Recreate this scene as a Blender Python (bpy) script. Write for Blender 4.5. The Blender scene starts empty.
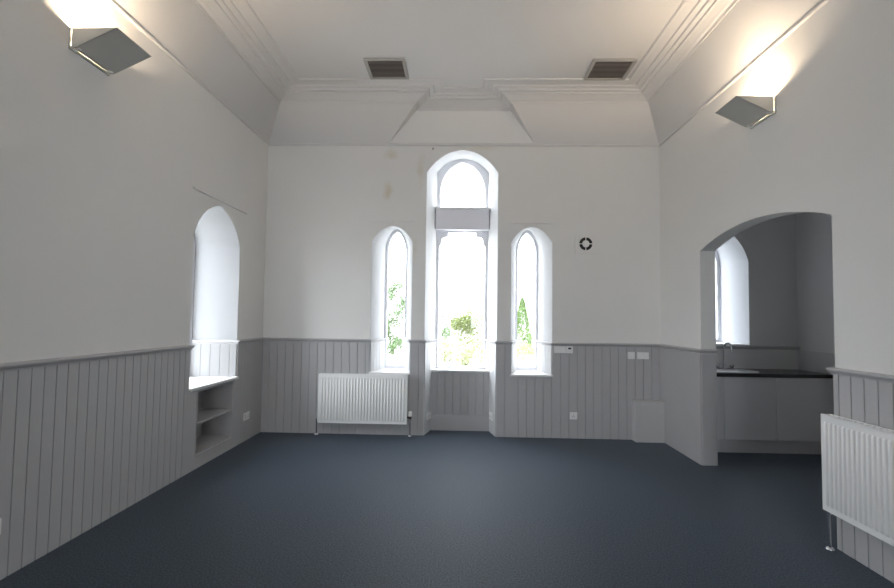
import bpy, bmesh, math, random
from mathutils import Vector, Matrix

random.seed(7)
S = bpy.context.scene
C = bpy.data.collections.new('room'); S.collection.children.link(C)

# ------------------------------------------------------------------ camera, sky, exposure
cam_d = bpy.data.cameras.new('camera'); cam = bpy.data.objects.new('camera', cam_d); C.objects.link(cam)
FPX, PITCH, YAW, ROLL = 491.64, 0.0480, 0.0288, 0.0136
cam_d.sensor_fit = 'HORIZONTAL'; cam_d.sensor_width = 36.0; cam_d.lens = FPX / 894 * 36
cam_d.clip_start = 0.02; cam_d.clip_end = 300

def _ray(x, y, z):
    c, s = math.cos(PITCH), math.sin(PITCH); Y = c*y - s*z; Z = s*y + c*z
    c, s = math.cos(YAW), math.sin(YAW); return Vector((c*x - s*Y, s*x + c*Y, Z))
_c, _s = math.cos(ROLL), math.sin(ROLL)
_r = _ray(_c, 0, _s); _u = _ray(-_s, 0, _c); _f = _ray(0, 1, 0)
M4 = Matrix(((_r.x, _u.x, -_f.x, 0), (_r.y, _u.y, -_f.y, 0), (_r.z, _u.z, -_f.z, 1.5), (0, 0, 0, 1)))
cam.matrix_world = M4
S.camera = cam

SKY_STRENGTH = 4.2
SUN_SIDE = 1.95
LAMP_WATTS = 19.5
world = bpy.data.worlds.new('overcast_sky'); S.world = world; world.use_nodes = True
wn = world.node_tree.nodes; wn.clear()
w_out = wn.new('ShaderNodeOutputWorld'); w_bg = wn.new('ShaderNodeBackground')
w_bg.inputs['Color'].default_value = (0.895, 0.935, 1.0, 1)
# thin overcast, brightest towards the side of the hidden sun (left of the room)
w_tc = wn.new('ShaderNodeTexCoord'); w_dot = wn.new('ShaderNodeVectorMath'); w_dot.operation = 'DOT_PRODUCT'
w_dot.inputs[1].default_value = Vector((-.85, -.15, .45)).normalized()
w_mr = wn.new('ShaderNodeMapRange'); w_mr.interpolation_type = 'SMOOTHSTEP'
w_mr.inputs['From Min'].default_value = -.2; w_mr.inputs['From Max'].default_value = 1.0
w_mr.inputs['To Min'].default_value = SKY_STRENGTH; w_mr.inputs['To Max'].default_value = SKY_STRENGTH * SUN_SIDE
world.node_tree.links.new(w_tc.outputs['Generated'], w_dot.inputs[0]); world.node_tree.links.new(w_dot.outputs['Value'], w_mr.inputs['Value'])
world.node_tree.links.new(w_mr.outputs[0], w_bg.inputs['Strength'])
world.node_tree.links.new(w_bg.outputs[0], w_out.inputs[0])
S.view_settings.view_transform = 'Standard'; S.view_settings.look = 'None'
S.view_settings.gamma = 1; S.view_settings.use_curve_mapping = False
S.view_settings.exposure = 1.06
S.cycles.use_denoising = True
S.cycles.max_bounces = 16; S.cycles.diffuse_bounces = 10; S.cycles.transparent_max_bounces = 12
S.cycles.sample_clamp_indirect = 8

# ------------------------------------------------------------------ room dimensions (metres)
XL, XR, D, YR = -2.569, 2.536, 6.332, -8.0
ZC, ZTOP, RT = 3.757, 4.36, 0.52          # foot of the cove, ceiling, depth of the back reveals
RW = .85                                  # half width of the added rear windows
KX0, KX1 = XR + 0.15, 4.25                # kitchenette
RAIL = 1.165
A0, A1 = 3.42, 5.28                       # arched opening in the right wall (y)

def portal(loc, sx, sy, rot):
    l = bpy.data.lights.new('window_portal', 'AREA'); l.shape = 'RECTANGLE'; l.size = sx; l.size_y = sy
    l.cycles.is_portal = True
    o = bpy.data.objects.new('window_portal', l); C.objects.link(o); o.location = loc; o.rotation_euler = rot
    return o
H = math.pi/2
for (x, z, sx, sy) in ((-.915, 1.75, .34, 2.0), (0, 2.25, .76, 3.0), (.915, 1.75, .34, 2.0), (3.25, 1.95, .7, 1.6)):
    portal((x, D + RT + .12, z), sx, sy, (-H, 0, 0))
portal((XL - .62, 5.1, 1.72), 2.0, 1.0, (0, -H, 0))
for x in (-1.25, 1.25):
    portal((x, YR - .3, 2.3), 2*RW+.1, 2.7, (H, 0, 0))

# ------------------------------------------------------------------ materials
def mat(name, col, rough=.6, metal=0.0, noise=0.0, nscale=30.0, bump=0.0, bscale=80.0, spec=.35, emit=None, estr=0):
    m = bpy.data.materials.new(name); m.use_nodes = True
    nt = m.node_tree; b = nt.nodes['Principled BSDF']
    b.inputs['Base Color'].default_value = (*col, 1); b.inputs['Roughness'].default_value = rough
    b.inputs['Metallic'].default_value = metal; b.inputs['Specular IOR Level'].default_value = spec
    if emit:
        b.inputs['Emission Color'].default_value = (*emit, 1); b.inputs['Emission Strength'].default_value = estr
    tc = nt.nodes.new('ShaderNodeTexCoord')
    if noise:
        n = nt.nodes.new('ShaderNodeTexNoise'); n.inputs['Scale'].default_value = nscale; n.inputs['Detail'].default_value = 5
        nt.links.new(tc.outputs['Object'], n.inputs['Vector'])
        r = nt.nodes.new('ShaderNodeMix'); r.data_type = 'RGBA'
        r.inputs[6].default_value = (*[c*(1-noise) for c in col], 1); r.inputs[7].default_value = (*[min(1, c*(1+noise)) for c in col], 1)
        nt.links.new(n.outputs['Fac'], r.inputs[0]); nt.links.new(r.outputs[2], b.inputs['Base Color'])
    if bump:
        n2 = nt.nodes.new('ShaderNodeTexNoise'); n2.inputs['Scale'].default_value = bscale; n2.inputs['Detail'].default_value = 3
        nt.links.new(tc.outputs['Object'], n2.inputs['Vector'])
        bp = nt.nodes.new('ShaderNodeBump'); bp.inputs['Strength'].default_value = bump; bp.inputs['Distance'].default_value = .01
        nt.links.new(n2.outputs['Fac'], bp.inputs['Height']); nt.links.new(bp.outputs[0], b.inputs['Normal'])
    return m

M_wall = mat('white_emulsion', (.82, .81, .79), .85, noise=.02, nscale=2.5, bump=.08, bscale=40, spec=.2)
M_ceil = mat('ceiling_paint', (.72, .71, .70), .85, noise=.02, nscale=2, bump=.05, bscale=30, spec=.2)
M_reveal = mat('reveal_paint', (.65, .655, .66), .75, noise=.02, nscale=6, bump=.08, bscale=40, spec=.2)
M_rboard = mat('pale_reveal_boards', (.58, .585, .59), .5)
M_panel = mat('grey_panel_paint', (.47, .465, .47), .55, noise=.03, nscale=4, spec=.3)
M_reveal2 = mat('dimmed_reveal_paint', (.38, .385, .39), .75, noise=.03, nscale=5, spec=.2)  # reveal paint darkened in colour to hold down the side window's daylight
M_sideboard = mat('dimmed_reveal_boards', (.33, .33, .33), .5)  # board colour darkened likewise, so the side-window light does not burn out
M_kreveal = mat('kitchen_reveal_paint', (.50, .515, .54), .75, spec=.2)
M_sill = mat('white_gloss', (.80, .80, .79), .4, spec=.4)
M_frame = mat('window_stone', (.84, .84, .87), .7, noise=.03, nscale=12)
M_trans = mat('transom_board', (.82, .81, .85), .6)
M_rad = mat('radiator_enamel', (.90, .90, .89), .35, spec=.45)
M_chrome = mat('chrome', (.75, .76, .78), .18, metal=1)
M_steel = mat('brushed_steel', (.72, .73, .74), .3, metal=1)
M_plast = mat('white_plastic', (.86, .86, .85), .4)
M_dark = mat('black_plastic', (.012, .012, .012), .5)
M_grille = mat('vent_louvre', (.36, .32, .295), .6)
M_vframe = mat('vent_frame', (.42, .41, .395), .5)
M_lampm = mat('lamp_metal', (.55, .54, .50), .5)
M_bulb = mat('lit_bulb', (1, .9, .7), .5, emit=(1, .80, .52), estr=14)
M_cab = mat('cabinet_laminate', (.60, .60, .615), .4)
M_plinth = mat('plinth_laminate', (.54, .54, .55), .45)
M_box = mat('boxing_paint', (.54, .535, .53), .55)
M_top = mat('black_worktop', (.012, .012, .014), .22, noise=.5, nscale=200, spec=.5)
M_kit = mat('kitchen_paint', (.68, .67, .665), .8, noise=.02, nscale=3)
M_splash = mat('splashback', (.56, .56, .56), .3)
M_ground = mat('pale_gravel', (.40, .39, .37), .9, noise=.08, nscale=1.5)
M_bark = mat('bark', (.34, .31, .26), .9, noise=.2)
def leafmat(n, col):
    m = mat(n, col, .7, noise=.35, nscale=3.0, spec=.2); nt = m.node_tree; b = nt.nodes['Principled BSDF']
    tl = nt.nodes.new('ShaderNodeBsdfTranslucent'); mx = nt.nodes.new('ShaderNodeMixShader'); mx.inputs[0].default_value = .35
    nt.links.new(b.inputs['Base Color'].links[0].from_socket, tl.inputs['Color'])
    nt.links.new(b.outputs[0], mx.inputs[1]); nt.links.new(tl.outputs[0], mx.inputs[2]); nt.links.new(mx.outputs[0], nt.nodes['Material Output'].inputs[0])
    return m
M_lf1 = leafmat('leaf_sparse', (.14, .20, .10)); M_lf2 = leafmat('leaf_yellow', (.19, .225, .085))
M_lf3 = leafmat('leaf_conifer', (.14, .215, .07)); M_lf4 = leafmat('leaf_pale', (.29, .31, .17))
M_house = mat('pale_render', (.80, .79, .76), .9)

# carpet: fine loop-pile speckle
M_carpet = mat('carpet', (.05, .056, .066), .6, spec=.21)
M_carpet.node_tree.nodes['Principled BSDF'].inputs['Sheen Weight'].default_value = .22
M_carpet.node_tree.nodes['Principled BSDF'].inputs['Sheen Roughness'].default_value = .28
M_carpet.node_tree.nodes['Principled BSDF'].inputs['Sheen Tint'].default_value = (.80, .89, 1, 1)
nt = M_carpet.node_tree; b = nt.nodes['Principled BSDF']; tc = nt.nodes['Texture Coordinate']
n1 = nt.nodes.new('ShaderNodeTexNoise'); n1.inputs['Scale'].default_value = 90; n1.inputs['Detail'].default_value = 6; n1.inputs['Roughness'].default_value = .8
r1 = nt.nodes.new('ShaderNodeValToRGB'); r1.color_ramp.elements[0].position = .38; r1.color_ramp.elements[1].position = .64
r1.color_ramp.elements[0].color = (.012, .017, .024, 1); r1.color_ramp.elements[1].color = (.079, .104, .140, 1)
nt.links.new(tc.outputs['Object'], n1.inputs['Vector']); nt.links.new(n1.outputs['Fac'], r1.inputs[0]); nt.links.new(r1.outputs[0], b.inputs['Base Color'])
bp = nt.nodes.new('ShaderNodeBump'); bp.inputs['Strength'].default_value = .25; bp.inputs['Distance'].default_value = .004
nt.links.new(n1.outputs['Fac'], bp.inputs['Height']); nt.links.new(bp.outputs[0], b.inputs['Normal'])

# back wall: the same emulsion with a few yellowed damp stains
M_back = M_wall.copy(); M_back.name = 'white_emulsion_damp_stained'
nt = M_back.node_tree; b = nt.nodes['Principled BSDF']; tc = nt.nodes['Texture Coordinate']
src = b.inputs['Base Color'].links[0].from_socket
wob = nt.nodes.new('ShaderNodeTexNoise'); wob.inputs['Scale'].default_value = 7; wob.inputs['Detail'].default_value = 4
nt.links.new(tc.outputs['Object'], wob.inputs['Vector'])
for (x, z, rx, rz, st) in ((-.95, 3.62, .10, .08, .55), (-.97, 3.15, .07, .17, .65), (-.55, 3.42, .06, .20, .40), (-.62, 2.35, .05, .25, .30), (.2, 3.73, .3, .05, .3)):
    mp = nt.nodes.new('ShaderNodeMapping'); mp.vector_type = 'POINT'
    mp.inputs['Location'].default_value = (-x/rx, 0, -z/rz); mp.inputs['Scale'].default_value = (1/rx, 0, 1/rz)
    nt.links.new(tc.outputs['Object'], mp.inputs['Vector'])
    ln = nt.nodes.new('ShaderNodeVectorMath'); ln.operation = 'LENGTH'; nt.links.new(mp.outputs[0], ln.inputs[0])
    ad = nt.nodes.new('ShaderNodeMath'); ad.operation = 'MULTIPLY_ADD'; ad.inputs[1].default_value = 2.6; nt.links.new(wob.outputs['Fac'], ad.inputs[0]); nt.links.new(ln.outputs['Value'], ad.inputs[2])
    mr = nt.nodes.new('ShaderNodeMapRange'); mr.inputs['From Min'].default_value = 2.35; mr.inputs['From Max'].default_value = 1.3
    mr.inputs['To Min'].default_value = 0; mr.inputs['To Max'].default_value = st; nt.links.new(ad.outputs[0], mr.inputs['Value'])
    mx = nt.nodes.new('ShaderNodeMix'); mx.data_type = 'RGBA'; mx.inputs[7].default_value = (.66, .58, .42, 1)
    nt.links.new(mr.outputs[0], mx.inputs[0]); nt.links.new(src, mx.inputs[6]); src = mx.outputs[2]
nt.links.new(src, b.inputs['Base Color'])

M_glass = bpy.data.materials.new('clear_glass'); M_glass.use_nodes = True
nt = M_glass.node_tree; nt.nodes.clear()
o_ = nt.nodes.new('ShaderNodeOutputMaterial'); t_ = nt.nodes.new('ShaderNodeBsdfTransparent'); g_ = nt.nodes.new('ShaderNodeBsdfGlossy')
t_.inputs[0].default_value = (.96, .97, .97, 1); g_.inputs['Roughness'].default_value = .02
m_ = nt.nodes.new('ShaderNodeMixShader'); m_.inputs[0].default_value = .05
nt.links.new(t_.outputs[0], m_.inputs[1]); nt.links.new(g_.outputs[0], m_.inputs[2]); nt.links.new(m_.outputs[0], o_.inputs[0])

# ------------------------------------------------------------------ mesh helpers
PM = {}
class MB:
    def __init__(s): s.v = []; s.f = []
    def add(s, vs, fs):
        o = len(s.v); s.v += [Vector(v) for v in vs]; s.f += [tuple(i+o for i in f) for f in fs]; return s
    def box(s, x0, x1, y0, y1, z0, z1):
        return s.add([(x0,y0,z0),(x1,y0,z0),(x1,y1,z0),(x0,y1,z0),(x0,y0,z1),(x1,y0,z1),(x1,y1,z1),(x0,y1,z1)],
                     [(0,3,2,1),(4,5,6,7),(0,1,5,4),(1,2,6,5),(2,3,7,6),(3,0,4,7)])
    def loft(s, A, B, closed=True):
        n = len(A); k = n if closed else n-1
        return s.add(list(A)+list(B), [(i, (i+1) % n, n+(i+1) % n, n+i) for i in range(k)])
    def poly(s, P): return s.add(P, [tuple(range(len(P)))])
    def prism(s, P, vec):
        vec = Vector(vec); Q = [Vector(p)+vec for p in P]
        s.poly(P); s.poly(Q); return s.loft(P, Q)
    def tube(s, path, r, n=14, caps=True):
        path = [Vector(p) for p in path]; rs = r if isinstance(r, (list, tuple)) else [r]*len(path)
        rings = []; prev = None
        for i, p in enumerate(path):
            t = (path[min(i+1, len(path)-1)] - path[max(i-1, 0)]).normalized()
            if prev is None: a = t.orthogonal().normalized()
            else: a = (prev - t*prev.dot(t)).normalized()
            prev = a; bb = t.cross(a)
            rings.append([p + rs[i]*(math.cos(2*math.pi*k/n)*a + math.sin(2*math.pi*k/n)*bb) for k in range(n)])
        for A, B in zip(rings, rings[1:]): s.loft(A, B)
        if caps: s.poly(rings[0]); s.poly(rings[-1])
        return s
    def lathe(s, c, prof, n=24, axis='z'):
        c = Vector(c); rings = []
        for r, h in prof:
            ring = []
            for k in range(n):
                a = 2*math.pi*k/n
                p = {'z': (r*math.cos(a), r*math.sin(a), h), 'y': (r*math.cos(a), h, r*math.sin(a)), 'x': (h, r*math.cos(a), r*math.sin(a))}[axis]
                ring.append(c + Vector(p))
            rings.append(ring)
        for A, B in zip(rings, rings[1:]): s.loft(A, B)
        s.poly(rings[0]); s.poly(rings[-1]); return s
    def fill(s, loops):
        bm = bmesh.new(); es = []
        for L in loops:
            vs = [bm.verts.new(p) for p in L]
            es += [bm.edges.new((vs[i], vs[(i+1) % len(vs)])) for i in range(len(vs))]
        bmesh.ops.triangle_fill(bm, edges=es, use_beauty=True)
        bm.verts.index_update()
        s.add([v.co.copy() for v in bm.verts], [tuple(v.index for v in f.verts) for f in bm.faces]); bm.free(); return s
    def build(s, name, m, parent=None, kind=None, smooth=False, bevel=0, local=False, label=None):
        vs = s.v
        if parent is not None and not local:
            inv = PM[parent.name].inverted(); vs = [inv @ v for v in vs]
        me = bpy.data.meshes.new(name); me.from_pydata([tuple(v) for v in vs], [], s.f)
        bm = bmesh.new(); bm.from_mesh(me)
        bmesh.ops.remove_doubles(bm, verts=bm.verts, dist=1e-5)
        bmesh.ops.recalc_face_normals(bm, faces=bm.faces)
        bm.to_mesh(me); bm.free()
        me.materials.append(m)
        if smooth:
            for p in me.polygons: p.use_smooth = True
            me.set_sharp_from_angle(angle=math.radians(40))
        o = bpy.data.objects.new(name, me); C.objects.link(o)
        if parent is not None: o.parent = parent; PM[o.name] = PM[parent.name]
        else: PM[o.name] = Matrix.Identity(4)
        if kind: o['kind'] = kind
        if label: o['label'] = label
        if bevel:
            b_ = o.modifiers.new('bevel', 'BEVEL'); b_.width = bevel; b_.segments = 2; b_.limit_method = 'ANGLE'
        return o

def local_child(mb, name, m, parent, **k):
    """a sub-part built in world coordinates below a part that sits at its thing's origin"""
    return mb.build(name, m, parent, **k)

def tag(o, label, cat, group=None, kind=None):
    o['label'] = label; o['category'] = cat
    if group: o['group'] = group
    if kind: o['kind'] = kind
    return o
def thing(name, label, cat, loc=(0, 0, 0), rz=0, group=None):
    o = bpy.data.objects.new(name, None); C.objects.link(o); o.location = loc; o.rotation_euler = (0, 0, rz); o.empty_display_size = .1
    PM[o.name] = Matrix.Translation(Vector(loc)) @ Matrix.Rotation(rz, 4, 'Z')
    return tag(o, label, cat, group)

def bez(p0, p1, p2, n):
    return [((1-t)**2*p0[0]+2*t*(1-t)*p1[0]+t*t*p2[0], (1-t)**2*p0[1]+2*t*(1-t)*p1[1]+t*t*p2[1]) for t in [i/n for i in range(n+1)]]
def arch(cx, hw, z0, zs, za, c=(.4, .96), n=12):
    """pointed arch outline, counter-clockwise from bottom left"""
    r = za - zs
    R = bez((cx+hw, zs), (cx+hw*(1-c[0]), zs+r*c[1]), (cx, za), n)
    L = [(2*cx-x, z) for x, z in R[:-1]][::-1]
    return [(cx-hw, z0), (cx+hw, z0)] + R + L
def yz(L, x): return [Vector((x, a, z)) for a, z in L]
def xz(L, y): return [Vector((a, y, z)) for a, z in L]

def sweep(mb, path, prof, caps=True):
    """profile (distance to the right of the path, height) swept along a plan polyline with mitred corners"""
    P = [Vector((x, y)) for x, y in path]; N = []
    for a, b2 in zip(P, P[1:]):
        d = (b2-a).normalized(); N.append(Vector((d.y, -d.x)))
    rings = []
    for i, p in enumerate(P):
        if i == 0: m = N[0]
        elif i == len(P)-1: m = N[-1]
        else: m = (N[i-1]+N[i]) / (1+N[i-1].dot(N[i]))
        rings.append([Vector((p.x+m.x*d, p.y+m.y*d, z)) for d, z in prof])
    for A, B in zip(rings, rings[1:]): mb.loft(A, B, closed=True)
    if caps: mb.poly(rings[0]); mb.poly(rings[-1])
    return mb

def boards(mb, a, b2, z0, z1, pitch=.104, t=.014, gw=.009, gd=.009, first=None):
    """vertical tongue-and-groove boarding along a plan line, room on the right-hand side"""
    a = Vector(a); b2 = Vector(b2); L = (b2-a).length; d = (b2-a)/L; n = Vector((d.y, -d.x))
    pts = [(0, t)]; s_ = pitch if first is None else first
    while s_ < L - gw:
        pts += [(s_-gw/2, t), (s_-gw*.2, t-gd), (s_+gw*.2, t-gd), (s_+gw/2, t)]; s_ += pitch
    pts += [(L, t), (L, 0), (0, 0)]
    A = [Vector((*(a+d*s1+n*q), z0)) for s1, q in pts]; B = [Vector((*(a+d*s1+n*q), z1)) for s1, q in pts]
    mb.loft(A, B); mb.poly(A); mb.poly(B)
    return mb

# ------------------------------------------------------------------ floor
MB().box(XL-.05, KX1+.05, YR-.05, D+.36, -.06, 0).build('floor', M_carpet, kind='structure')

# ------------------------------------------------------------------ back wall with three lancets
WL, WC, WR = -.903, 0.0, .903
oL = arch(WL, .265, .785, 2.475, 2.685); iL = arch(WL-.008, .150, .785, 2.49, 2.735)
oR = arch(WR, .265, .785, 2.475, 2.685); iR = arch(WR+.008, .150, .785, 2.49, 2.735)
oC = arch(WC, .465, 0, 3.39, 3.690); iC = arch(WC+.006, .352, 0, 3.55, 3.735)
def notch(L, x0, x1, z1):                 # outline of a wall whose middle opening reaches the floor
    return [(x0, 0), L[0]] + L[2:][::-1] + [L[1], (x1, 0), (x1, z1), (x0, z1)]
def notch_out(L, x0, x1, z1):
    # bottom-left .. left jamb up, over the arch, down the right jamb
    up = [L[0]] + L[2:][::-1]             # left foot, left spring ... apex ... right spring
    return [(x0, 0)] + up + [L[1], (x1, 0), (x1, z1), (x0, z1)]
w = MB()
yb = D + RT
w.fill([xz(notch_out(oC, XL-.5, XR, ZTOP+.1), D), xz(oL, D), xz(oR, D)])
w.fill([xz(notch_out(iC, XL-.5, XR, ZTOP+.1), yb), xz(iL, yb), xz(iR, yb)])
w.build('wall_back', M_back, kind='structure')

# the splayed reveals, plastered and painted brilliant white
rot = lambda L: L[1:]+L[:1]
def skim(o, i, y0, y1):
    return MB().loft(rot(xz(o, y0)), rot(xz(i, y1)), closed=False)
for k, (o, i) in enumerate(((oL, iL), (oC, iC), (oR, iR))):
    skim(o, i, D, yb).build('trim_%d' % (20+k), M_reveal, kind='structure', smooth=True)

# ------------------------------------------------------------------ left wall with lancet and bookcase recess
SD = .50                                   # depth of its reveal
sO = arch(5.105, .495, .785, 2.26, 2.656, (.25, .78)); sI = arch(5.105, .405, .785, 2.30, 2.70, (.25, .78))
nic = [(4.76, .13), (5.53, .13), (5.53, .755), (4.76, .755)]
w = MB()
full = [(YR, 0), (D, 0), (D, ZTOP+.1), (YR, ZTOP+.1)]
w.fill([yz(full, XL), yz(sO, XL), yz(nic, XL)])
w.fill([yz(full, XL-SD), yz(sI, XL-SD)])
nb = yz(nic, XL-.34); w.loft(yz(nic, XL), nb); w.poly(nb)
w.build('wall_left', M_wall, kind='structure')
mb = MB().loft(rot(yz(sO, XL)), rot(yz(sI, XL-SD)), closed=False)
mb.build('trim_23', M_reveal2, kind='structure', smooth=True)

# ------------------------------------------------------------------ right wall with the segmental archway
def arc_top(n=24):
    cz = 2.244; half = (A1-A0)/2; rise = .152; R = (half*half+rise*rise)/(2*rise); cy = (A0+A1)/2
    return [(A0 + (A1-A0)*i/n, cz + math.sqrt(R*R-(A0+(A1-A0)*i/n-cy)**2) - (R-rise)) for i in range(n+1)]
rw = [(YR, 0), (A0, 0)] + arc_top() + [(A1, 0), (D, 0), (D, ZTOP+.1), (YR, ZTOP+.1)]
w = MB(); w.fill([yz(rw, XR)]); w.fill([yz(rw, KX0)]); w.loft(yz(rw, XR), yz(rw, KX0))
w.build('wall_right', M_wall, kind='structure')

# ------------------------------------------------------------------ rear wall (behind the camera, unseen); two sash windows added for frontal daylight
rr = [(XL-.3, 0), (XR+.3, 0), (XR+.3, ZTOP+.1), (XL-.3, ZTOP+.1)]
hw = [[(x-RW, 1.0), (x+RW, 1.0), (x+RW, 3.6), (x-RW, 3.6)] for x in (-1.25, 1.25)]
w = MB(); w.fill([xz(rr, YR)]+[xz(h, YR) for h in hw]); w.fill([xz(rr, YR-.2)]+[xz(h, YR-.2) for h in hw])
for h in hw: w.loft(xz(h, YR), xz(h, YR-.2))
w.loft(xz(rr, YR), xz(rr, YR-.2))
w.build('wall_rear', M_wall, kind='structure')
for k, x in enumerate((-1.25, 1.25)):
    f = MB()
    f.box(x-RW, x-RW+.05, YR-.18, YR-.12, 1.0, 3.6).box(x+RW-.05, x+RW, YR-.18, YR-.12, 1.0, 3.6)
    f.box(x-RW+.05, x+RW-.05, YR-.18, YR-.12, 1.0, 1.07).box(x-RW+.05, x+RW-.05, YR-.18, YR-.12, 3.54, 3.6).box(x-RW+.05, x+RW-.05, YR-.18, YR-.12, 2.27, 2.33)
    fo = f.build('window_%d' % (6+k), M_sill, kind='structure')
    MB().box(x-RW+.05, x+RW-.05, YR-.152, YR-.148, 1.07, 2.27).box(x-RW+.05, x+RW-.05, YR-.152, YR-.148, 2.33, 3.54).build('glass_pane', M_glass, fo)

# ------------------------------------------------------------------ kitchenette shell
KC = 3.05
oK = arch(3.30, .345, 1.20, 2.27, 2.69, (.25, .78)); iK = arch(3.30, .245, 1.20, 2.32, 2.72, (.25, .78))
w = MB(); kb = [(KX0-.0, 0), (KX1+.2, 0), (KX1+.2, KC+.1), (KX0, KC+.1)]
w.fill([xz(kb, D), xz(oK, D)]); w.fill([xz(kb, yb), xz(iK, yb)]); w.loft(xz(kb, D), xz(kb, yb))
w.build('wall_kitchen_back', M_kit, kind='structure')
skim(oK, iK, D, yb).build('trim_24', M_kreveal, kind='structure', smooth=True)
MB().box(KX1, KX1+.15, 2.8, D, 0, KC+.1).build('wall_kitchen_right', M_kit, kind='structure')
MB().box(KX0, KX1, 2.65, 2.8, 0, KC+.1).build('wall_kitchen_front', M_kit, kind='structure')
w = MB(); rk = [(2.8, 0), (A0, 0)] + arc_top() + [(A1, 0), (D, 0), (D, KC), (2.8, KC)]
w.fill([yz(rk, KX0+.001)]); w.fill([yz(rk, KX0+.008)]); w.loft(yz(rk, KX0+.001), yz(rk, KX0+.008)); w.build('wall_kitchen_left', M_kit, kind='structure')
MB().box(KX0, KX1, 2.8, D, KC, KC+.1).build('ceiling_kitchen', M_ceil, kind='structure')
def rail_prof(z=RAIL): return [(0, z), (.018, z), (.021, z+.010), (.032, z+.020), (.038, z+.030), (.036, z+.038), (.024, z+.044), (0, z+.046)]
sweep(MB(), [(KX0+.01, D), (KX1, D)], rail_prof(1.155)).build('trim_30', M_panel, kind='structure')

# ------------------------------------------------------------------ ceiling, cove, cornice
c0 = .22; zc1 = 4.232
MB().box(XL-.3, XR+.1, YR-.1, D+.3, ZTOP, ZTOP+.08).build('ceiling', M_ceil, kind='structure')
cv = MB(); xa, xb = -.985, .945; xt = .605
cv.poly([(XL, YR, ZC), (XL, D, ZC), (XL+c0, D-c0, zc1), (XL+c0, YR, zc1)])
cv.poly([(XR, YR, ZC), (XR, D, ZC), (XR-c0, D-c0, zc1), (XR-c0, YR, zc1)])
cv.poly([(XL, D, ZC), (xa, D, ZC), (-xt, D-c0, zc1), (XL+c0, D-c0, zc1)])
cv.poly([(XR, D, ZC), (xb, D, ZC), (xt, D-c0, zc1), (XR-c0, D-c0, zc1)])
cv.poly([(xa, D, ZC), (-xt, D-c0, zc1), (-xt, D, zc1)]); cv.poly([(xb, D, ZC), (xt, D-c0, zc1), (xt, D, zc1)])
# back of the coving up to the ceiling, so that it is a solid mass
cv.poly([(XL+c0, YR, zc1), (XL+c0, D-c0, zc1), (XL+c0, D-c0, ZTOP), (XL+c0, YR, ZTOP)])
cv.poly([(XR-c0, YR, zc1), (XR-c0, D-c0, zc1), (XR-c0, D-c0, ZTOP), (XR-c0, YR, ZTOP)])
cv.build('trim_1', M_ceil, kind='structure')
prof = [(0, 4.212), (.009, 4.212), (.014, 4.232), (.022, 4.240), (.036, 4.244), (.060, 4.262), (.100, 4.284), (.122, 4.288), (.128, 4.306),
        (.170, 4.308), (.180, 4.326), (.230, 4.329), (.240, 4.344), (.325, 4.347), (.333, 4.344), (.350, 4.344), (.362, 4.351), (.368, ZTOP+.01), (0, ZTOP+.01)]
path = [(XL+c0, YR), (XL+c0, D-c0), (-xt, D-c0), (-xt, D), (xt, D), (xt, D-c0), (XR-c0, D-c0), (XR-c0, YR)]
sweep(MB(), path, prof).build('trim_2', M_ceil, kind='structure')
sweep(MB(), [(XL, YR), (XL, D), (XR, D), (XR, YR)], [(0, ZC-.016), (.012, ZC-.014), (.018, ZC-.006), (.018, ZC+.006), (.012, ZC+.012), (0, ZC+.03)]).build('trim_3', M_ceil, kind='structure')

# ------------------------------------------------------------------ boarding below the dado rail
pl = MB()
boards(pl, (XL, YR), (XL, 4.60), 0, RAIL, .0912, first=(2.792-YR) % .0912)
boards(pl, (XL, 4.60), (XL, 4.75), 0, .755, .5); boards(pl, (XL, 4.75), (XL, 5.54), 0, .12, 5.0); boards(pl, (XL, 5.54), (XL, 5.61), 0, .755, .5)
boards(pl, (XL, 5.61), (XL, D), 0, RAIL, .0912, gw=.005, gd=.005)
rb = MB(); boards(rb, (XL, 4.61), (XL-SD+.02, 4.696), .785, RAIL, gw=.006, gd=.004); boards(rb, (XL-SD+.02, 5.514), (XL, 5.60), .785, RAIL, gw=.006, gd=.004)
pl.build('trim_4', M_panel, kind='structure'); rb.build('trim_13', M_sideboard, kind='structure'); rb = MB()
pb = MB(); g = dict(pitch=.104, gw=.008, gd=.009)
boards(pb, (XL, D), (-1.169, D), 0, RAIL, **g); boards(pb, (-1.169, D), (-.637, D), 0, .77, **g); boards(pb, (-.637, D), (-.466, D), 0, RAIL, **g)
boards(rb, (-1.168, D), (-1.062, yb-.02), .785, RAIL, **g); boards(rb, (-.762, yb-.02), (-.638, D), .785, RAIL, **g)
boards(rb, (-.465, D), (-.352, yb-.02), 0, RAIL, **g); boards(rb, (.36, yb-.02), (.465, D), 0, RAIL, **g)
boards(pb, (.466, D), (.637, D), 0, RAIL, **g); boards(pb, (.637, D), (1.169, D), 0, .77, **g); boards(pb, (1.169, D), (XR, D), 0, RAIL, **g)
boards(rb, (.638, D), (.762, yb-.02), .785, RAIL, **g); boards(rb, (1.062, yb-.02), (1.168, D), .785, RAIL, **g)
pb.build('trim_5', M_panel, kind='structure'); rb.build('trim_12', M_rboard, kind='structure')
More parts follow.
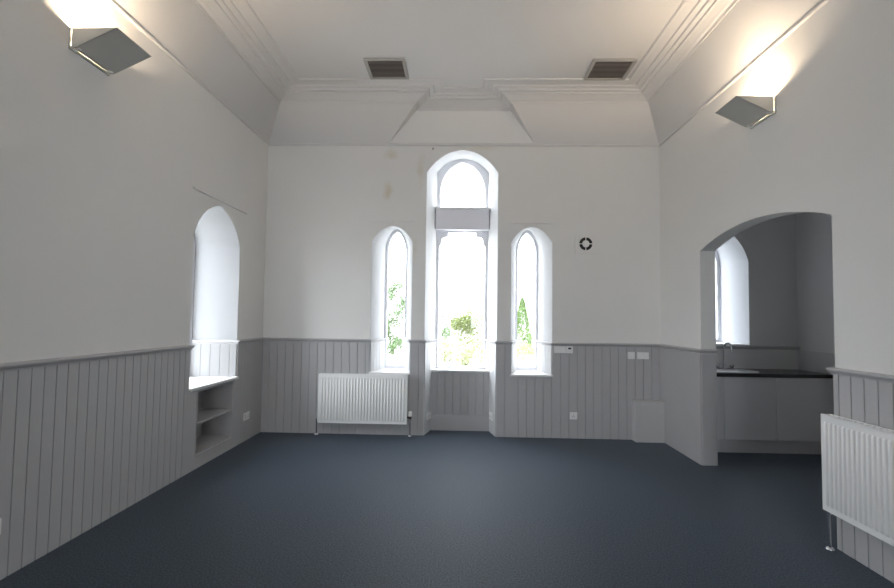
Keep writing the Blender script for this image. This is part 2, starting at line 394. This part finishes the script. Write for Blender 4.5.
# apron under the tall window
ap = MB(); boards(ap, (-.41, D+.32), (.41, D+.32), 0, .775, .104, gw=.010, gd=.010, first=.104); ap.box(-.41, .41, D+.32, yb+.06, 0, .775)
ap.build('trim_6', M_panel, kind='structure')
MB().box(-.392, .392, D+.288, D+.306, 0, .195).box(-.392, .392, D+.292, D+.306, .195, .205).build('baseboard_back', M_panel, kind='structure')
pr = MB()
boards(pr, (XR, D), (XR, A1), 0, RAIL-.01, 5.0)
boards(pr, (XR, A1), (KX0, A1), 0, RAIL-.01, 5.0)
boards(pr, (KX0, A0), (XR, A0), 0, RAIL-.01, 5.0)
boards(pr, (XR, A0), (XR, YR), 0, RAIL-.01, .1035, first=.045)
pr.build('trim_7', M_panel, kind='structure')
# dado rail
rl = MB(); P_ = rail_prof()
sweep(rl, [(XL, YR), (XL, 4.605), (XL-SD+.03, 4.689)], P_)
sweep(rl, [(XL-SD+.03, 5.52), (XL, 5.605), (XL, D), (-1.171, D), (-1.068, yb-.03)], P_)
sweep(rl, [(-.758, yb-.03), (-.635, D), (-.467, D), (-.358, yb-.03)], P_)
sweep(rl, [(.366, yb-.03), (.467, D), (.635, D), (.758, yb-.03)], P_)
sweep(rl, [(1.068, yb-.03), (1.171, D), (XR, D), (XR, A1), (KX0, A1)], rail_prof(RAIL-.006))
sweep(rl, [(KX0, A0), (XR, A0), (XR, YR)], rail_prof(RAIL-.012))
rl.build('trim_8', M_panel, kind='structure')

# thin plaster ledges above the lancets
for k, (x0, x1, z) in enumerate(((-1.20, -.605, 2.745), (.605, 1.19, 2.737))):
    MB().box(x0, x1, D-.022, D, z-.008, z+.008).build('trim_%d' % (9+k), M_back, kind='structure')
MB().box(XL, XL+.020, 4.56, 5.73, 2.698, 2.714).build('trim_11', M_wall, kind='structure')

# ------------------------------------------------------------------ windows
def lancet_window(n, inner, light, y0, glass_y, sill_poly=None, along='y', sillz=.79):
    conv = (lambda L, d: xz(L, d)) if along == 'y' else (lambda L, d: yz(L, d))
    d1 = y0 + (.06 if along == 'y' else -.06)
    f = MB()
    for q in (y0, d1): f.fill([conv(inner, q), conv(light, q)])
    f.loft(conv(inner, y0), conv(inner, d1)); f.loft(conv(light, y0), conv(light, d1))
    o = f.build('window_%d' % n, M_frame, kind='structure')
    g = MB(); gl = [(light[0][0]+.0, light[0][1])] + light[1:]
    e = .004 if along == 'y' else -.004
    g.poly(conv(gl, glass_y)); g.poly(conv(gl, glass_y+e)); g.loft(conv(gl, glass_y), conv(gl, glass_y+e))
    g.build('glass_pane', M_glass, o)
    return o
def shrink(L, k): return L
wl = lancet_window(1, arch(WL-.008, .160, .785, 2.49, 2.745), arch(WL-.002, .126, .835, 2.40, 2.695, (.12, .80)), yb-.02, yb+.02)
def sill(parent, pts, z0, z1):
    mb = MB(); A = [Vector((x, y, z0)) for x, y in pts]; mb.prism(A, (0, 0, z1-z0)); return mb.build('window_sill', M_sill, parent, bevel=.006)
sill(wl, [(-1.172, D-.03), (-.634, D-.03), (-.634, D), (-.655, D+.06), (-.76, yb-.02), (-1.062, yb-.02), (-1.15, D+.06), (-1.172, D)], .765, .79)
wr = lancet_window(3, arch(WR+.008, .160, .785, 2.49, 2.745), arch(WR+.004, .126, .835, 2.40, 2.695, (.12, .80)), yb-.02, yb+.02)
sill(wr, [(.634, D-.03), (1.172, D-.03), (1.172, D), (1.15, D+.06), (1.062, yb-.02), (.76, yb-.02), (.655, D+.06), (.634, D)], .765, .79)

# tall middle window: lower light with shouldered head, transom panel, pointed upper light
iCf = arch(WC+.006, .362, .775, 3.55, 3.745)
up = arch(WC+.006, .312, 3.03, 3.30, 3.690, (.12, .82))
lo = [(-.314, .825), (.326, .825), (.326, 2.50), (.305, 2.515), (.297, 2.545), (.297, 2.585), (.285, 2.612), (.255, 2.628), (.212, 2.632), (.203, 2.645), (.203, 2.695),
      (-.191, 2.695), (-.191, 2.645), (-.200, 2.632), (-.243, 2.628), (-.273, 2.612), (-.285, 2.585), (-.285, 2.545), (-.293, 2.515), (-.314, 2.50)]
f = MB(); y0, y1 = yb-.02, yb+.05
for q in (y0, y1): f.fill([xz(iCf, q), xz(up, q), xz(lo, q)])
f.loft(xz(iCf, y0), xz(iCf, y1)); f.loft(xz(up, y0), xz(up, y1)); f.loft(xz(lo, y0), xz(lo, y1))
wc = f.build('window_2', M_frame, kind='structure')
g = MB(); g.prism(xz(up, yb+.02), (0, .004, 0)); g.build('glass_pane', M_glass, wc)
g = MB(); g.prism(xz(lo, yb+.02), (0, .004, 0)); g.build('glass_pane', M_glass, wc)
MB().box(-.365, .375, yb-.12, yb-.02, 2.715, 2.995).build('transom_panel', M_trans, wc, bevel=.004)
MB().box(-.368, .378, yb-.135, yb-.02, 2.995, 3.022).build('transom_ledge', M_sill, wc)
sill(wc, [(-.402, D+.285), (.408, D+.285), (.36, yb-.02), (-.35, yb-.02)], .775, .80)

# side windows
ws = lancet_window(4, arch(5.105, .415, .785, 2.30, 2.71, (.25, .78)), arch(5.105, .345, .86, 2.28, 2.64, (.2, .8)), XL-SD+.02, XL-SD-.02, along='x')
mb = MB(); A = [(XL+.035, 4.60), (XL+.035, 5.605), (XL, 5.605), (XL-SD+.02, 5.515), (XL-SD+.02, 4.695), (XL, 4.605)]
mb.prism([Vector((x, y, .765)) for x, y in A], (0, 0, .03)); mb.build('window_sill', M_sill, ws, bevel=.005)
wk = lancet_window(5, arch(3.30, .255, 1.20, 2.32, 2.73, (.25, .78)), arch(3.30, .205, 1.26, 2.28, 2.66, (.2, .8)), yb-.02, yb+.02)
sill(wk, [(2.95, D-.02), (3.65, D-.02), (3.545, yb-.02), (3.055, yb-.02)], 1.203, 1.215)

# ------------------------------------------------------------------ built-in shelf recess below the side window
bk = thing('built_in_bookcase', 'grey painted two-tier shelf recess built into the panelling under the side window', 'bookcase', (XL, 5.145, .13))
e = .014
boards(MB(), (XL-.335, 4.762), (XL-.335, 5.528), .132, .752, .104, t=.015, gw=.008, gd=.008).build('back_panel', M_panel, bk)
for y in (4.762, 5.514): MB().box(XL-.32, XL+.012, y, y+e, .132, .752).build('side_panel', M_panel, bk)
MB().box(XL-.32, XL+.012, 4.776, 5.514, .132, .146).build('base_board', M_panel, bk)
MB().box(XL-.32, XL+.008, 4.776, 5.514, .420, .440).build('shelf', M_panel, bk, bevel=.002)
MB().box(XL-.32, XL+.010, 4.776, 5.514, .740, .752).build('top_board', M_panel, bk)

# ------------------------------------------------------------------ radiators
def radiator(label, loc, rz, L, z0, z1, dep, nfl, pipes, group):
    t = thing('panel_radiator', label, 'radiator', loc, rz, group)
    yf = -dep
    fp = MB(); fp.box(0, L, yf, yf+.012, z0, z1)
    pitch = (L-.05)/nfl
    for k in range(nfl):
        x = .025 + pitch*(k+.5); h = pitch*.33; za, zb = z0+.035, z1-.04
        pr_ = [(x-h, 0), (x-h*.75, -.005), (x-h*.35, -.0085), (x+h*.35, -.0085), (x+h*.75, -.005), (x+h, 0)]
        bot = [(a, yf+q, za) for a, q in pr_]; m1 = [(a, yf+q, za+.012) for a, q in pr_]; m2 = [(a, yf+q, zb-.012) for a, q in pr_]
        b0 = [(a, yf, za) for a, q in pr_]; t0 = [(a, yf, zb) for a, q in pr_]
        fp.loft(b0, m1, closed=False); fp.loft(m1, m2, closed=False); fp.loft(m2, t0, closed=False)
    fp.build('front_panel', M_rad, t, local=True, smooth=True)
    MB().box(.01, L-.01, -.055, -.045, z0+.01, z1-.01).build('rear_panel', M_rad, t, local=True)
    gr = MB()
    gr.box(0, L, yf, yf+.008, z1-.002, z1+.006).box(0, L, -.048, -.040, z1-.002, z1+.006)
    n = int(L/.045)
    for k in range(n+1):
        x = L*k/n; gr.box(max(0, x-.004), min(L, x+.004), yf+.008, -.048, z1-.002, z1+.003)
    gr.build('top_grille', M_rad, t, local=True)
    for x in (-.003, L-.001): MB().box(x, x+.004, yf+.002, -.04, z0+.01, z1+.004).build('side_panel', M_rad, t, local=True)
    for x in (.16, L-.16): MB().box(x-.02, x+.02, -.045, -.013, z0+.06, z1-.08).build('wall_bracket', M_rad, t, local=True)
    for (x, zt, kind) in pipes:
        yp = -dep*.6
        p = MB(); p.tube([(x, yp, .004), (x, yp, zt)], .0085).build('pipe', M_chrome, t, local=True, smooth=True)
        MB().lathe((x, yp, 0), [(.026, 0.001), (.026, .006), (.020, .014), (.012, .018)]).build('floor_collar', M_sill if kind == 'white' else M_chrome, t, local=True, smooth=True)
        if kind == 'head':
            v = MB(); v.lathe((x, yp, zt-.02), [(.013, 0), (.019, .004), (.019, .03), (.014, .034)]); v.tube([(x, yp, zt), (L-.01 if x > L/2 else .01, yp, zt)], .010)
            vo = v.build('valve', mat_brass, t, local=True, smooth=True)
            MB().lathe((x, yp, zt+.014), [(.020, 0), (.024, .004), (.024, .05), (.020, .058), (.012, .062)]).build('valve_head', M_plast, vo, local=True, smooth=True)
        else:
            v = MB(); v.lathe((x, yp, zt-.03), [(.010, 0), (.0145, .004), (.0145, .03), (.011, .034), (.010, .05)])
            v.tube([(x, yp, zt-.012), (max(.02, min(L-.02, x)), yp, max(zt-.012, z0+.02))], .009)
            v.build('valve', M_chrome, t, local=True, smooth=True)
    return t
mat_brass = mat('dark_valve', (.10, .08, .06), .45, metal=.6)
radiator('white panel radiator on the grey boarding below the left lancet window', (-1.79, D-.014, 0), 0, 1.125, .155, .765, .10, 28,
         [(-.022, .20, 'white'), (1.165, .235, 'head')], 'panel radiators')
radiator('white panel radiator on the right wall, cut off by the photo edge', (XR-.014, 3.405, 0), -H, 1.45, .262, .885, .10, 37,
         [(.002, .258, 'plain'), (1.48, .30, 'plain')], 'panel radiators')

# ------------------------------------------------------------------ wall lights
def wall_light(label, side, y0, y1):
    s = 1 if side == 'r' else -1                     # +1: right wall
    X = XR if side == 'r' else XL
    px = lambda d: X - s*d
    ym = (y0+y1)/2; zt = 3.337 if side == 'r' else 3.352
    zb = zt-.128
    t = thing('wall_light', label, 'wall light', (X, ym, zb), 0, 'wedge wall lights')
    def P(d, y, z): return (px(d), y, z)
    # folded sheet: sloping face and two triangular cheeks, 3 mm metal
    th = .003
    sh = MB()
    o0, i0 = (.315, zt), (.050, zb)
    A = [P(i0[0], y0, i0[1]), P(o0[0], y0, o0[1]), P(o0[0], y1, o0[1]), P(i0[0], y1, i0[1])]
    sh.prism(A, (0, 0, th)); so = sh.build('sloping_shade', M_lampm, t)
    for y in (y0, y1-th):
        MB().prism([P(.016, y, zb), P(.050, y, zb), P(.315, y, zt), P(.016, y, zt)], (0, th, 0)).build('side_cheek', M_lampm, t)
    MB().box(min(px(0), px(.012)), max(px(0), px(.012)), y0-.005, y1+.005, zb-.012, zt).build('back_plate', M_lampm, t)
    for y in (y0+.03, y1-.03): MB().box(min(px(.012), px(.055)), max(px(.012), px(.055)), y-.008, y+.008, zb-.004, zb+.004).build('bracket', M_sill, t)
    MB().box(min(px(.0145), px(.056)), max(px(.0145), px(.056)), y0+.003, y1-.003, zb+.005, zb+.008).build('light_shield', M_lampm, t)  # shield added inside the shade to stop lamp light leaking down the wall
    MB().tube([P(.085, ym-.06, zb+.07), P(.085, ym+.06, zb+.07)], .006).build('bulb', M_bulb, t, smooth=True)
    for yh in (ym-.075, ym+.06): MB().box(min(px(.012), px(.095)), max(px(.012), px(.095)), yh, yh+.015, zb+.055, zb+.085).build('bulb_holder', M_sill, t)
    l = bpy.data.lights.new('lamp_light', 'POINT'); l.energy = LAMP_WATTS; l.color = (1, .79, .57); l.shadow_soft_size = .03
    lo_ = bpy.data.objects.new('lamp_light', l); C.objects.link(lo_); lo_.parent = t
    lo_.location = PM[t.name].inverted() @ Vector(P(.10, ym, zb+.078))
    return t
wall_light('grey metal wedge uplighter glowing high on the right wall', 'r', 3.99, 4.325)
wall_light('grey metal wedge uplighter glowing high on the left wall', 'l', 3.045, 3.40)

# ------------------------------------------------------------------ ceiling vents
def ceiling_vent(label, x0, x1, y0, y1):
    t = thing('ceiling_vent', label, 'air vent', ((x0+x1)/2, (y0+y1)/2, ZTOP), 0, 'ceiling vents')
    z1, z0 = ZTOP, ZTOP-.022; b = .035
    f = MB().box(x0, x1, y0, y0+b, z0, z1).box(x0, x1, y1-b, y1, z0, z1).box(x0, x0+b, y0+b, y1-b, z0, z1).box(x1-b, x1, y0+b, y1-b, z0, z1)
    f.build('frame', M_vframe, t, bevel=.003)
    MB().box(x0+b, x1-b, y0+b, y1-b, z1-.003, z1).build('backing', M_dark, t)
    n = 14
    for k in range(n):
        y = y0+b+.012+(y1-y0-2*b-.024)*k/(n-1)
        lv = MB()
        q = [(y-.013, z0+.002), (y+.013, z0+.012), (y+.013, z0+.015), (y-.013, z0+.005)]
        lv.prism([Vector((x0+b, a, z)) for a, z in q], (x1-x0-2*b, 0, 0)); lv.build('louvre', M_grille, t)
ceiling_vent('square louvred ceiling vent on the left, nearer the left cornice', -1.115, -.655, 5.28, 5.735)
ceiling_vent('square louvred ceiling vent on the right, nearer the right cornice', 1.42, 1.90, 5.30, 5.76)

# ------------------------------------------------------------------ round vent on the back wall
t = thing('wall_vent', 'white square wall vent plate with a black slotted ring, right of the windows', 'air vent', (1.591, D, 2.47))
MB().box(1.455, 1.725, D-.014, D, 2.338, 2.602).build('plate', M_back, t, bevel=.003)
rg = MB()
for q in range(4):
    a0 = math.pi/2*q + .10; a1 = math.pi/2*(q+1) - .10; n = 8
    O = [(1.591+.083*math.cos(a0+(a1-a0)*i/n), 2.47+.083*math.sin(a0+(a1-a0)*i/n)) for i in range(n+1)]
    I = [(1.591+.047*math.cos(a0+(a1-a0)*i/n), 2.47+.047*math.sin(a0+(a1-a0)*i/n)) for i in range(n+1)]
    rg.prism([Vector((x, D-.018, z)) for x, z in O+I[::-1]], (0, .005, 0))
rg.build('slotted_ring', M_dark, t)
MB().lathe((1.591, D-.026, 2.47), [(.044, .012), (.044, .003), (.036, 0)], axis='y').build('centre_disc', M_back, t)

# ------------------------------------------------------------------ sockets and switches
def plate(name, label, cat, c, w_, h_, wall='b', kind='switch', gang=1, group=None):
    rz = {'b': 0, 'l': H, 'r': -H}.get(wall, wall if isinstance(wall, float) else 0)
    t = thing(name, label, cat, c, rz, group or {'light_switch': 'light switches', 'wall_socket': 'wall sockets'}.get(name))
    MB().box(-w_/2, w_/2, -.012, 0, -h_/2, h_/2).build('face_plate', M_plast, t, local=True, bevel=.003)
    for k in range(gang):
        x = (k-(gang-1)/2)*w_/gang
        if kind == 'switch': MB().box(x-.008, x+.008, -.016, -.012, -.012, .012).build('rocker', M_plast, t, local=True, bevel=.002)
        elif kind == 'socket':
            s_ = MB()
            for (a, b_, ww, hh) in ((0, .012, .003, .006), (-.011, -.010, .005, .003), (.011, -.010, .005, .003)): s_.box(x+a-ww, x+a+ww, -.0128, -.0118, b_-hh, b_+hh)
            s_.build('pin_holes', M_dark, t, local=True)
            MB().box(x+.018, x+.026, -.016, -.012, .018, .032).build('rocker', M_plast, t, local=True)
    return t
yp = D-.014
plate('control_box', 'wide white control plate fixed just under the dado rail right of the windows', 'control panel', (1.262, yp, 1.112), .145, .085, kind='switch', gang=2)
t = plate('thermostat', 'white thermostat with a small dark display beside the control plate', 'thermostat', (1.382, yp, 1.112), .088, .088, kind='none')
MB().box(-.016, .022, -.0135, -.0118, .008, .028).build('display', M_dark, t, local=True)
plate('light_switch', 'narrow white switch plate, left of two near the right corner', 'switch', (2.158, yp, 1.052), .088, .086)
plate('light_switch', 'double-width white switch plate, right of two near the right corner', 'switch', (2.305, yp, 1.052), .146, .086, gang=2)
plate('wall_socket', 'white socket low on the boarding right of the right lancet window', 'socket', (1.434, yp, .284), .095, .09, kind='socket')
plate('wall_socket', 'white double socket low on the left wall past the bookcase recess', 'socket', (XL+.014, 5.873, .292), .15, .09, 'l', kind='socket', gang=2)
plate('wall_socket', 'white socket low on the left wall at the photo edge', 'socket', (XL+.014, 2.655, .305), .146, .09, 'l', kind='socket', gang=2)
dl = math.atan2(.50, .113); al = Vector((-.465, D)).lerp(Vector((-.352, yb-.02)), .34)
plate('wall_socket', 'white socket on the left splayed side of the tall window recess', 'socket', (al.x+.0145*math.sin(dl), al.y-.0145*math.cos(dl), .215), .146, .09, float(dl), kind='socket', gang=2)
ar = Vector((.465, D)).lerp(Vector((.36, yb-.02)), .34); dr = -math.atan2(.50, .105)
plate('wall_socket', 'white socket on the right splayed side of the tall window recess', 'socket', (ar.x-.0145*math.sin(-dr), ar.y-.0145*math.cos(dr), .222), .146, .09, float(dr), kind='socket', gang=2)

# boxing in the right corner
t = thing('pipe_boxing', 'low grey painted boxing on the floor in the right corner', 'boxing', (2.34, D, 0))
MB().box(2.166, XR-.014, 6.186, D-.014, 0, .485).build('casing', M_box, t, bevel=.003)
MB().box(2.165, XR-.014, 6.185, D-.014, .485, .503).build('lid', M_box, t, bevel=.003)
# hook left in the wall
tag(MB().tube([(-.392, D, 3.700), (-.392, D-.02, 3.700), (-.386, D-.03, 3.706)], .008).build('wall_hook', M_grille), 'small dark hook left in the wall above the tall window', 'hook')

# ------------------------------------------------------------------ kitchenette fittings
YF = 5.745
def cabinet(label, x0, x1, doors):
    t = thing('base_cabinet', label, 'cabinet', ((x0+x1)/2, 6.05, 0), 0, 'kitchenette base cabinets')
    b = MB().box(x0, x0+.016, YF+.02, D-.02, .155, .868).box(x1-.016, x1, YF+.02, D-.02, .155, .868).box(x0+.016, x1-.016, YF+.02, D-.02, .155, .171).box(x0+.016, x1-.016, D-.036, D-.02, .171, .868)
    b.build('carcass', M_cab, t)
    for a, c in doors: MB().box(a+.0015, c-.0015, YF, YF+.019, .158, .866).build('door', M_cab, t, bevel=.0015)
    MB().box(x0, x1, YF+.055, YF+.071, .002, .153).build('plinth', M_plinth, t)
cabinet('narrow grey base cabinet under the sink, at the left end of the kitchenette run', KX0+.01, 3.012, [(KX0+.01, 3.012)])
cabinet('wide grey base cabinet in the middle of the kitchenette run', 3.013, 3.598, [(3.013, 3.598)])
cabinet('wide grey base cabinet at the right end of the kitchenette run', 3.599, KX1-.012, [(3.599, KX1-.012)])
def rrect(x0, x1, y0, y1, r, n=6):
    P = []
    for cx, cy, a0 in ((x1-r, y1-r, 0), (x0+r, y1-r, 90), (x0+r, y0+r, 180), (x1-r, y0+r, 270)):
        P += [(cx+r*math.cos(math.radians(a0+90*i/n)), cy+r*math.sin(math.radians(a0+90*i/n))) for i in range(n+1)]
    return P
flat = lambda L, z: [Vector((x, y, z)) for x, y in L]
cut = rrect(3.045, 3.385, 5.85, 6.12, .08)
wt = MB(); out = [(KX0+.01, YF-.02), (KX1-.012, YF-.02), (KX1-.012, D-.002), (KX0+.01, D-.002)]
wt.fill([flat(out, .91), flat(cut, .91)]); wt.fill([flat(out, .870), flat(cut, .870)]); wt.loft(flat(out, .91), flat(out, .870)); wt.loft(flat(cut, .91), flat(cut, .870))
tag(wt.build('worktop', M_top), 'black worktop running across the kitchenette cabinets', 'worktop')
t = thing('kitchen_sink', 'stainless steel inset sink and drainer in the black worktop', 'sink', (3.25, 6.0, .911))
so_ = rrect(2.86, 3.50, 5.80, 6.12, .13, 8); si = rrect(3.06, 3.37, 5.865, 6.075, .07)
rm = MB(); rm.fill([flat(so_, .918), flat(si, .918)]); rm.loft(flat(so_, .918), flat(so_, .9105))
rm.build('rim', M_steel, t, smooth=True)
bw = MB(); sb = rrect(3.08, 3.35, 5.885, 6.055, .06); bw.loft(flat(si, .918), flat(sb, .80)); bw.poly(flat(sb, .80)); bw.build('bowl', M_steel, t, smooth=True)
dr_ = MB()
for k in range(6): dr_.box(2.92, 3.03, 5.865+.042*k, 5.871+.042*k, .918, .921)
dr_.build('drainer_ridge', M_steel, t)
t = thing('mixer_tap', 'chrome swan-neck mixer tap behind the kitchenette sink', 'tap', (3.23, 6.21, .911))
MB().box(3.16, 3.38, 6.185, 6.235, .9105, .925).build('base_plate', M_chrome, t, bevel=.006)
pth = [(3.262, 6.21, .925), (3.262, 6.21, 1.18)] + [(3.262+.026*(1-math.cos(a)), 6.21-.035*(1-math.cos(a)), 1.18+.055*math.sin(a)) for a in [math.pi*i/10 for i in range(1, 11)]] + [(3.316, 6.14, 1.13)]
MB().tube(pth, .011).build('spout', M_chrome, t, smooth=True)
for x in (3.185, 3.355):
    mbh = MB().lathe((x, 6.21, .925), [(.014, 0), (.018, .01), (.018, .035), (.010, .042)]); mbh.box(x-.03, x+.03, 6.204, 6.216, .950, .960); mbh.build('handle', M_chrome, t, smooth=True)
tag(MB().box(KX1-.011, KX1, 5.72, D-.001, .911, 1.155).build('splashback', M_splash), 'grey splashback panel on the kitchenette right wall above the worktop', 'splashback')

# ------------------------------------------------------------------ outside: gravel, shrubs, pale house
MB().box(-60, 60, yb+.3, 80, -.30, -.12).build('ground', M_ground, kind='structure')
MB().box(-60, XL-SD-.3, -40, yb+.3, -.30, -.12).build('ground_side', M_ground, kind='structure')
def leaves(n, sampler, size):
    mb = MB()
    for _ in range(n):
        p = Vector(sampler()); s_ = size*random.uniform(.6, 1.3)
        a = Vector((random.gauss(0, 1), random.gauss(0, 1), random.gauss(0, 1))).normalized(); b_ = a.orthogonal().normalized(); c_ = a.cross(b_)
        mb.add([p-b_*s_, p-c_*s_*.45+a*s_*.15, p+b_*s_, p+c_*s_*.45+a*s_*.15], [(0, 1, 2, 3)])
    return mb
def ell(c, r, shell=.35):
    def f():
        while True:
            v = Vector((random.uniform(-1, 1), random.uniform(-1, 1), random.uniform(-1, 1)))
            if shell < v.length < 1: return (c[0]+v.x*r[0], c[1]+v.y*r[1], c[2]+v.z*r[2])
    return f
def many(fs):
    return lambda: random.choice(fs)()
def plant(name, label, cat, base, fol, n, size, m, stems):
    t = thing(name, label, cat, base)
    leaves(n, fol, size).build('foliage', m, t)
    s_ = MB()
    for q in stems: s_.tube([base, q], [.03, .012], 8)
    s_.build('trunk', M_bark, t)
G = -.12
b = (-2.62, 19, G)
plant('garden_tree', 'loose green tree seen through the left lancet window', 'tree', b,
      many([ell((-2.52+random.uniform(-.42, .42), 19+random.uniform(-.4, .4), .30+.165*k), (.26, .35, .22), 0) for k in range(16)]), 2500, .06, M_lf1, [(-2.6, 19, 2.4), (-2.4, 19, 1.6), (-2.9, 19, 1.8)])
b = (-.62, 19.4, G)
plant('garden_tree', 'slim green sapling at the left of the tall window view', 'tree', b,
      many([ell((-.60, 19.4, 1.85), (.26, .3, .38), 0), ell((-.72, 19.4, 1.35), (.2, .3, .24), 0), ell((-.58, 19.4, .9), (.2, .3, .3), 0)]), 750, .055, M_lf1, [(-.62, 19.4, 2.0)])
b = (.25, 21, G)
plant('garden_shrub', 'broad yellow-green shrub in the middle of the tall window view', 'shrub', b,
      many([ell((.15, 21, 1.25), (.72, .6, .42), 0), ell((.60, 21, 1.5), (.5, .5, .45), 0), ell((.0, 21, 1.25), (.6, .5, .3), 0), ell((.25, 21.2, .6), (.7, .5, .6), 0)]), 3200, .06, M_lf2, [(.25, 21, 1.2), (.5, 21, 1.3), (0, 21, 1.2)])
for k, (x, y, w_, h_, lab) in enumerate(((-.55, 18.0, .36, .45, 'pale low bush in front of the slim sapling'), (.75, 18.2, .50, .48, 'pale low bush at the right of the tall window view'),
                                        (.14, 16.9, .36, .34, 'low pale plant spreading over the gravel below the yellow-green shrub'))):
    plant('garden_bush', lab, 'bush', (x, y, G), ell((x, y, G+h_*.95), (w_, .4, h_), 0), 620, .05, M_lf4, [(x, y, G+h_)])
def cone():
    h_ = random.random(); r_ = (.50*(1-h_)**.8+.03)*math.sqrt(random.uniform(.35, 1)); a = random.uniform(0, 6.283)
    return (2.42+r_*math.cos(a), 19.5+r_*math.sin(a), .12+2.2*h_)
plant('conifer', 'slender green conifer seen through the right lancet window', 'tree', (2.42, 19.5, G), cone, 3200, .05, M_lf3, [(2.42, 19.5, 2.0)])
plant('garden_bush', 'pale yellow bush at the foot of the conifer', 'bush', (2.35, 18.3, G), ell((2.35, 18.3, .28), (.55, .35, .32), 0), 500, .05, M_lf4, [(2.35, 18.3, .3)])
t = thing('house', 'pale rendered house beyond the conifer with a dark gutter', 'building', (6.3, 27.5, G))
MB().box(4.0, 8.6, 25.6, 29.5, G, 2.45).build('wall', M_house, t)
MB().prism([(3.85, 25.4, 2.45), (3.85, 29.7, 2.45), (3.85, 27.55, 3.4)], (4.9, 0, 0)).build('roof', M_house, t)
MB().tube([(3.82, 25.36, 2.50), (4.35, 25.36, 2.50)], .05, 8).build('gutter', M_grille, t)
